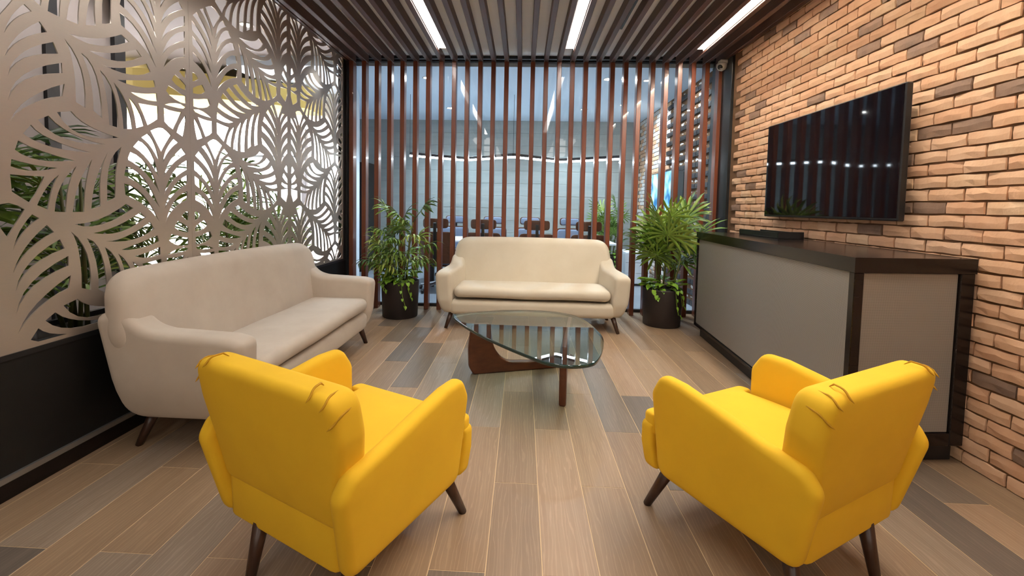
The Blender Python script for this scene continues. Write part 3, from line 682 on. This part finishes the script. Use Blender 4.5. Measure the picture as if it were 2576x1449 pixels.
sculpted('base_piece', [(0, 0), (.80, 0), (.85, .05), (.80, .105), (.45, .07), (.24, .085), (.155, .2), (.125, .383), (-.02, .383), (-.04, .2), (-.035, .06)],
         [.03, .02, .03, .04, .15, .15, .2, .02, .02, .2, .06], (-.352, 3.245), (.46, 3.50), .055)
sculpted('base_piece', [(-.015, 0), (.035, 0), (.10, .16), (.22, .29), (.45, .318), (.70, .26), (.80, .29), (.82, .383), (.0, .383), (-.035, .30), (-.03, .15)],
         [.015, .015, .1, .15, .2, .06, .05, .02, .03, .06, .1], (.283, 2.757), (.40, 3.50), .046)

# ================================================================== RECEPTION COUNTER
Fp, Np, Wp, Gp = Vector((1.79, 4.52)), Vector((1.64, 2.20)), Vector((2.272, 2.262)), Vector((2.272, 4.52))
rc = thing('reception_counter', 'black-framed reception counter with grey perforated metal panels against the brick wall', 'counter', (0, 0, 0))
def inset(P_, d):
    N = len(P_); out = []
    for i in range(N):
        a, p, c = P_[i-1], P_[i], P_[(i+1) % N]
        d1 = (p-a).normalized(); d2 = (c-p).normalized(); n1 = Vector((-d1.y, d1.x)); n2 = Vector((-d2.y, d2.x))
        m_ = (n1+n2); m_ = m_/max(.3, m_.dot(n1)); out.append(p+m_*d)
    return out
ring = [Np, Wp, Gp, Fp]      # ccw
q = inset(ring, -.006); q[1].x = q[2].x = 2.274
obj('counter_top', quadprism(bmesh.new(), q, .985, 1.06), M['dark_wood'], rc)
q = inset(ring, .022); q[1].x = q[2].x = 2.27
obj('carcass', quadprism(bmesh.new(), q, .1, .985), M['black'], rc)
q = inset(ring, .05); q[1].x = q[2].x = 2.262; q[1].y = Wp.y+.05
obj('plinth', quadprism(bmesh.new(), q, 0, .102), M['black'], rc)
def edge_box(name, p, q_, s0, s1, z0, z1, d0, d1, m):
    """box on the vertical face from p to q_: s along it, d inwards"""
    d = (q_-p); L = d.length; d.normalize()
    o = obj(name, box(s0 if s0 >= 0 else L+s0, s1 if s1 > 0 else L+s1, d0, d1, z0, z1, .003), m, rc)
    o.location = (p.x, p.y, 0); o.rotation_euler = (0, 0, math.atan2(d.y, d.x)); return o
FL = (Fp-Np).length; EL = (Wp-Np).length
edge_box('frame_post', Fp, Np, 0, .022, .1, .985, 0, .03, M['dark_wood'])
edge_box('frame_post', Fp, Np, FL-.042, FL, .1, .985, 0, .045, M['dark_wood'])
edge_box('frame_post', Np, Wp, EL-.075, EL, .1, .985, 0, .045, M['dark_wood'])
edge_box('frame_rail', Fp, Np, .022, FL-.042, .1, .125, 0, .03, M['dark_wood'])
edge_box('frame_rail', Np, Wp, .045, EL-.075, .1, .165, 0, .03, M['dark_wood'])
edge_box('mesh_panel', Fp, Np, .024, FL-.044, .127, .983, .012, .02, M['perf'])
edge_box('mesh_panel', Np, Wp, .046, EL-.077, .167, .983, .012, .02, M['perf'])
bt = thing('document_tray', 'flat black tray lying at the back of the counter by the brick wall', 'tray', (2.16, 3.92, 1.06))
bb = bx(box(-.10, .10, -.33, .30, 0, .012, .003), -.10, -.092, -.33, .30, .010, .05); bx(bb, .092, .10, -.33, .30, .010, .05); bx(bb, -.10, .10, -.33, -.322, .010, .05)
obj('tray_body', bb, M['black'], bt); obj('front_lip', box(-.10, .10, -.336, -.328, 0, .058, .002), M['black'], bt)
# ================================================================== TELEVISION, CCTV
tv = thing('television', 'large black flat-screen television on the brick wall above the counter', 'television', (2.2, 3.365, 1.64))
obj('frame', box(.002, .045, -.71, .71, -.405, .405, .006), M['tv_frame'], tv)
obj('screen', box(0, .004, -.702, .702, -.388, .397, .001), M['tv_screen'], tv)
obj('wall_mount', box(.045, .10, -.3, .3, -.2, .2, .004), M['black'], tv)
cc = thing('security_camera', 'small white dome security camera high in the corner by the brick wall', 'security camera', (2.225, 5.14, 2.94))
obj('bracket', box(-.03, .055, -.04, .04, .0, .044, .008, 2), M['cctv'], cc)
obj('housing', lathe(bmesh.new(), [(.01, -.075), (.04, -.06), (.055, -.03), (.058, 0), (.05, .008)], 20), M['cctv'], cc, True)
ln = obj('camera_lens', lathe(bmesh.new(), [(.004, .0), (.026, .004), (.03, .02), (.03, .03)], 16), M['tv_frame'], cc, True)
ln.location = (-.035, -.035, -.05); ln.rotation_euler = (math.radians(-35), math.radians(35), 0)

# ================================================================== MEETING ROOM FURNITURE
mt = thing('meeting_table', 'long white meeting table beyond the glass', 'table', (-.1, 7.1, 0))
obj('table_top', box(-1.55, 1.55, -.45, .45, .715, .745, .004), M['white_lam'], mt)
for sx in (-1.3, 1.3):
    obj('leg_frame', bx(bx(box(sx-.03, sx+.03, -.38, -.32, 0, .715), sx-.03, sx+.03, .32, .38, 0, .715), sx-.03, sx+.03, -.38, .38, .66, .715), M['black'], mt)
def curved_panel(w_, h, depth, th, rad):
    out = fillet([(-w_/2, 0), (w_/2, 0), (w_/2, h), (-w_/2, h)], rad, 4)
    return lambda off, z0: puffy(out, th, th*.45, 0, lambda u, v, q: (u, off+q+depth*(u/(w_/2))**2, z0+v), 3, caps=(.15, .3, .5, .75))
def office_chair(label, x, y, rz, group):
    t = thing('office_chair', label, 'chair', (x, y, 0), rz, group)
    hs = curved_panel(.37, .14, .05, .014, .05); hp = curved_panel(.34, .12, .045, .05, .05)
    bs = curved_panel(.50, .46, .07, .014, .07); bp = curved_panel(.46, .42, .065, .06, .06)
    obj('headrest_shell', hs(-.27, .95), M['chair_wood'], t, True); obj('headrest_pad', hp(-.235, .96), M['grey_leather'], t, True)
    obj('back_shell', bs(-.27, .44), M['chair_wood'], t, True); obj('back_pad', bp(-.225, .46), M['grey_leather'], t, True)
    obj('spine', box(-.022, .022, -.30, -.272, .5, 1.03, .004), M['black'], t)
    so = fillet([(-.24, -.2), (.24, -.2), (.24, .27), (-.24, .27)], .07, 4)
    obj('seat_pad', puffy(so, .08, .035, .01, lambda u, v, q: (u, v, .45+q), 3), M['grey_leather'], t, True)
    obj('seat_shell', puffy(so, .02, .008, 0, lambda u, v, q: (u*1.03, v*1.03, .40+q), 2), M['chair_wood'], t, True)
    for s in (-1, 1): obj('armrest', bx(box(s*.27-.025, s*.27+.025, -.15, .15, .62, .65, .008), s*.27-.01, s*.27+.01, -.05, .0, .40, .62), M['black'], t)
    obj('column', tube(bmesh.new(), [(0, 0, .12), (0, 0, .40)], .025, 10), M['chrome'], t, True)
    b = bmesh.new()
    for k in range(5):
        a = k*2*math.pi/5+.3; tube(b, [(0, 0, .13), (.3*math.cos(a), .3*math.sin(a), .07)], [.025, .015], 6)
    obj('star_base', b, M['chrome'], t)
    for k in range(5):
        a = k*2*math.pi/5+.3; b = bmesh.new(); tube(b, [(.3*math.cos(a)-.02, .3*math.sin(a), .03), (.3*math.cos(a)+.02, .3*math.sin(a), .03)], .03, 10); obj('caster', b, M['black'], t, True)
    return t
pos = ['first', 'second', 'third', 'fourth']
X4 = (-1.24, -.546, .20, .93)
G1, G2 = 'walnut-backed chairs on the near side of the meeting table', 'blue-grey chairs on the far side of the meeting table'
near = office_chair('', X4[0], 6.52, 0, G1); far = None
for i, xx in enumerate(X4):
    o = near if i == 0 else dup(near); o.location = (xx, 6.42, 0); o.rotation_euler = (0, 0, R.uniform(-.06, .06))
    o['label'] = 'walnut-backed office chair, %s from the left on the near side of the meeting table' % pos[i]
for i, xx in enumerate((-1.25, -.55, .15, .88)):
    o = dup(near); o.location = (xx, 7.86, .05*0); o.rotation_euler = (0, 0, math.pi+R.uniform(-.06, .06)); o['group'] = G2
    o['label'] = 'blue-grey leather office chair, %s from the left on the far side of the meeting table' % pos[i]
ws = thing('wall_screen', 'lit wall screen showing a blue picture on the brick wall beyond the glass', 'screen', (2.24, 7.2, 1.56))
obj('frame', box(.004, .04, -.56, .56, -.33, .33, .004), M['tv_frame'], ws); obj('display', box(0, .005, -.545, .545, -.315, .315), M['picture'], ws)
sb = thing('wall_speaker', 'tall black panel speaker on the striped brick beside the wall screen', 'speaker', (2.235, 6.35, 1.5))
obj('cabinet', box(0, .035, -.17, .17, -.30, .34, .006), M['black'], sb); obj('grille', box(-.005, .002, -.15, .15, -.27, .31), M['tv_frame'], sb)
wcab = thing('pedestal_cabinet', 'low white pedestal cabinet on the meeting room floor near the brick wall', 'cabinet', (1.93, 7.55, 0))
obj('carcass', box(-.2, .2, -.25, .25, .03, .56, .004), M['white_lam'], wcab); obj('plinth', box(-.18, .18, -.23, .23, 0, .03), M['black'], wcab)
for k in range(3): obj('drawer', box(-.195, .195, -.262, -.25, .04+k*.173, .205+k*.173, .003), M['white_lam'], wcab)
bc = thing('black_cabinet', 'tall black cabinet at the far left of the meeting room', 'cabinet', (-3.02, 8.3, 0))
obj('carcass', box(-.35, .12, -.3, .3, 0, 2.05, .006), M['black_panel'], bc); obj('door', box(-.34, .11, -.318, -.3, .05, 2.03, .003), M['black_panel'], bc)
obj('handle', box(.06, .075, -.335, -.318, .95, 1.2, .003), M['chrome'], bc)

# ================================================================== PLANTS
def fan_leaf(seed, nb, L, wd, droop, pet, spread):
    rr = random.Random(seed); b = bmesh.new()
    tube(b, [(0, 0, 0), (0, pet*.55, pet*.02), (0, pet, 0)], [.005, .004, .003], 5)
    for k in range(nb):
        a = (k/(nb-1)-.5)*spread+rr.uniform(-.05, .05)
        l = L*(1-.22*abs(k/(nb-1)-.5)*2)*rr.uniform(.85, 1.08); w_ = wd*rr.uniform(.8, 1.15)
        dr = droop*rr.uniform(.6, 1.4)
        d = Vector((math.sin(a), math.cos(a), 0)); sd = Vector((d.y, -d.x, 0)); p = Vector((0, pet, 0)); el = .18-.1*abs(a)
        rows = []; ns = 5
        for j in range(ns+1):
            t = j/ns; wj = w_*(.25+1.6*t if t < .3 else .73+.27*math.sin((t-.3)/.7*math.pi) if t < .8 else (1-t)/.2*.85+.02)
            dirv = Vector((d.x*math.cos(el), d.y*math.cos(el), math.sin(el)))
            rows.append((b.verts.new(p-sd*wj/2+Vector((0, 0, wj*.28))), b.verts.new(p), b.verts.new(p+sd*wj/2+Vector((0, 0, wj*.28)))))
            p = p+dirv*(l/ns); el -= dr*(.5+t)/ns*1.6
        for A_, B_ in zip(rows, rows[1:]):
            for q in range(2): b.faces.new((A_[q], A_[q+1], B_[q+1], B_[q]))
    for f in b.faces: f.smooth = True
    me = bpy.data.meshes.new('leaf'); b.to_mesh(me); b.free(); return me
leaf_cache = {}
def leaf(kind, v, mi):
    if (kind, v, mi) not in leaf_cache:
        p = dict(stiff=(13, .26, .027, .40, .20, 4.7), soft=(9, .23, .021, 1.5, .2, 3.6), big=(10, .34, .036, .5, .34, 3.6), strap=(5, .42, .03, 1.0, .12, 1.9))[kind]
        me = fan_leaf(v*13+len(kind), *p); me.materials.append(M['leaf'][mi]); leaf_cache[kind, v, mi] = me
    return leaf_cache[kind, v, mi]
def put_leaf(t, kind, p, az, el, rr, s=1., roll=0.):
    o = obj('leaf', leaf(kind, rr.randrange(4), rr.choices(range(4), [4, 4, 2, 2])[0]), None, t)
    o.matrix_local = Matrix.Translation(p) @ Matrix.Rotation(az, 4, 'Z') @ Matrix.Rotation(el, 4, 'X') @ Matrix.Rotation(roll, 4, 'Y') @ Matrix.Scale(s, 4)
    return o
def vine_leaf_mesh(seed):
    rr = random.Random(seed); b = bmesh.new(); pr = [(0, 0), (.016, -.006), (.024, .008), (.021, .028), (.010, .046), (0, .058)]
    L_ = [b.verts.new((-x, y, .007*abs(x)/.024)) for x, y in pr[1:-1]]; Rr = [b.verts.new((x, y, .007*abs(x)/.024)) for x, y in pr[1:-1]]
    m0 = b.verts.new((0, 0, 0)); m1 = b.verts.new((0, .03, -.003)); m2 = b.verts.new((0, .058, -.01))
    b.faces.new((m0, Rr[0], Rr[1], m1)); b.faces.new((m1, Rr[1], Rr[2])); b.faces.new((m1, Rr[2], Rr[3], m2))
    b.faces.new((L_[0], m0, m1, L_[1])); b.faces.new((L_[1], m1, L_[2])); b.faces.new((L_[2], m1, m2, L_[3]))
    me = bpy.data.meshes.new('vine_leaf'); b.to_mesh(me); b.free(); me.materials.append(M['vine']); return me
VL = vine_leaf_mesh(1)
def potted_palm(label, x, y, kind, top, spread, seed, n_cane, group):
    rr = random.Random(seed); t = thing('potted_palm', label, 'potted plant', (x, y, 0), 0, group)
    obj('pot', lathe(bmesh.new(), [(.19, 0), (.198, .006), (.212, .40), (.212, .41), (.2, .41), (.198, .37)], 40), M['pot'], t, True)
    obj('soil', lathe(bmesh.new(), [(.198, .36), (.199, .372), (.1, .38)], 24), M['soil'], t)
    for k in range(n_cane):
        a = k*2*math.pi/n_cane+rr.uniform(-.3, .3); r0 = rr.uniform(.03, .1); hh = (top-.62)*rr.uniform(.45, 1.)
        if k == 0: hh = top-.60
        base = Vector((r0*math.cos(a), r0*math.sin(a), .37)); tip = base+Vector((.07*math.cos(a)+rr.uniform(-.03, .03), .07*math.sin(a)+rr.uniform(-.03, .03), hh))
        obj('cane', tube(bmesh.new(), [base, (base+tip)/2+Vector((rr.uniform(-.01, .01), 0, 0)), tip], [.011, .009, .006], 7), M['cane'], t, True)
        nl = max(4, int((3.5 if kind == 'stiff' else 4)+hh*(4.5 if kind == 'stiff' else 7)))
        for j in range(nl):
            f = (.5+.5*j/(nl-1) if kind == 'stiff' else .28+.72*j/(nl-1)); p = base.lerp(tip, f)
            az = a+j*2.4+rr.uniform(-.4, .4); el = (rr.uniform(.45, 1.0) if kind == 'stiff' else rr.uniform(.15, .55))+.45*(f > .85)
            reach = .5*spread
            for _try in range(6):
                tx, ty = x+p.x-math.sin(az)*reach*math.cos(el), y+p.y+math.cos(az)*reach*math.cos(el)
                if (ty > 5.16 and y < 5.3) or (tx > 1.74 and ty < 4.75 and y < 5.3): az += 1.1
                else: break
            put_leaf(t, kind, p, az, el, rr, spread*rr.uniform(.8, 1.05), rr.uniform(-.3, .3))
    for k in range(60):
        a = rr.uniform(0, 6.28); r0 = rr.uniform(.1, .205)
        o = obj('vine_leaf', VL, None, t)
        o.matrix_local = Matrix.Translation((r0*math.cos(a), r0*math.sin(a), .405+rr.uniform(0, .10))) @ Matrix.Rotation(a-math.pi/2+rr.uniform(-.8, .8), 4, 'Z') @ Matrix.Rotation(rr.uniform(-.5, .5), 4, 'X') @ Matrix.Scale(rr.uniform(1.2, 1.9), 4)
    for a0, ln in ((-1.25, .26), (-.95, .17), (-2.2, .08)):
        pts = [(.19*math.cos(a0), .19*math.sin(a0), .39), (.225*math.cos(a0), .225*math.sin(a0), .415), (.235*math.cos(a0+.05), .235*math.sin(a0+.05), .40-ln*.5), (.23*math.cos(a0+.2), .23*math.sin(a0+.2), .41-ln)]
        obj('vine_stem', tube(bmesh.new(), pts, .0025, 5), M['vine'], t)
        for q in range(4):
            f = q/3; z = .415-ln*f; aa = a0+.2*f*f+rr.uniform(-.06, .06)
            o = obj('vine_leaf', VL, None, t)
            o.matrix_local = Matrix.Translation((.238*math.cos(aa), .238*math.sin(aa), z)) @ Matrix.Rotation(aa-math.pi/2, 4, 'Z') @ Matrix.Rotation(-1.1+rr.uniform(-.4, .4), 4, 'X') @ Matrix.Rotation(rr.uniform(-.6, .6), 4, 'Y') @ Matrix.Scale(rr.uniform(.6, 1.0), 4)
    return t
potted_palm('bushy potted palm with drooping narrow leaves, dark pot, between the two sofas', -1.385, 4.905, 'soft', 1.31, 1.1, 3, 7, 'palms in dark pots by the slats')
potted_palm('potted fan palm with stiff radiating leaves, dark pot, between sofa and counter', 1.572, 4.87, 'stiff', 1.27, 1.25, 8, 6, 'palms in dark pots by the slats')
# planter behind the leaf screen
pb = thing('planter_box', 'long low planter trough hidden behind the leaf screen', 'planter', (-2.5, 2.8, 0))
bb = bx(bx(bx(box(-.25, .25, -2.4, 2.3, 0, .05), -.25, -.22, -2.4, 2.3, .05, .56), .22, .25, -2.4, 2.3, .05, .56), -.22, .22, -2.4, -2.37, .05, .56); bx(bb, -.22, .22, 2.27, 2.3, .05, .56)
obj('trough', bb, M['black_panel'], pb); obj('soil', box(-.22, .22, -2.37, 2.27, .45, .53), M['soil'], pb)
def bed_palm(label, x, y, kind, top, seed, n_cane, s, group='palms planted behind the leaf screen'):
    rr = random.Random(seed); t = thing('palm', label, 'plant', (x, y, .53), 0, group)
    for k in range(n_cane):
        a = rr.uniform(0, 6.28); r0 = rr.uniform(.0, .1); hh = (top-.55)*rr.uniform(.3, .95)
        base = Vector((r0*math.cos(a), r0*math.sin(a), -.02)); tip = base+Vector((rr.uniform(-.08, .08)-.05, rr.uniform(-.15, .15), hh))
        obj('cane', tube(bmesh.new(), [base, tip], [.012, .007], 6), M['cane'], t, True)
        nl = 4+int(hh*3)
        for j in range(nl):
            f = .25+.75*j/(nl-1); p = base.lerp(tip, f); az = rr.uniform(0, 6.28)
            while math.sin(az+math.pi/2+0) > 2: pass
            # keep the leaves off the screen side
            if -math.sin(az) > .55: az += math.pi*.8
            put_leaf(t, kind, p, az, rr.uniform(.2, .9), rr, s*rr.uniform(.8, 1.1)*(.75 if abs(math.sin(az)) > .3 and -math.sin(az) > 0 else 1), rr.uniform(-.4, .4))
    return t
for a in (('tall broad-leaved palm behind the nearest end of the leaf screen', -2.55, 1.75, 'big', 1.95, 11, 5, 1.0), ('palm with long strap leaves behind the near end of the grey sofa', -2.55, 2.35, 'strap', 1.75, 12, 5, 1.0),
          ('thin-leaved palm behind the middle of the grey sofa back', -2.55, 2.95, 'strap', 1.8, 13, 5, 1.0), ('fan palm behind the leaf screen over the far half of the grey sofa', -2.55, 3.55, 'big', 1.6, 14, 4, .8),
          ('bushy palm behind the leaf screen beyond the grey sofa', -2.55, 4.15, 'stiff', 1.65, 15, 5, 1.1), ('low leafy palm behind the far end of the leaf screen', -2.53, 4.75, 'strap', 1.25, 16, 6, .85)):
    bed_palm(*a)
# palm in the meeting room corner
t = potted_palm('palm in a dark pot beyond the glass by the right end of the meeting table', 1.62, 8.2, 'stiff', 1.40, 1.0, 21, 5, 'palms in the meeting room')
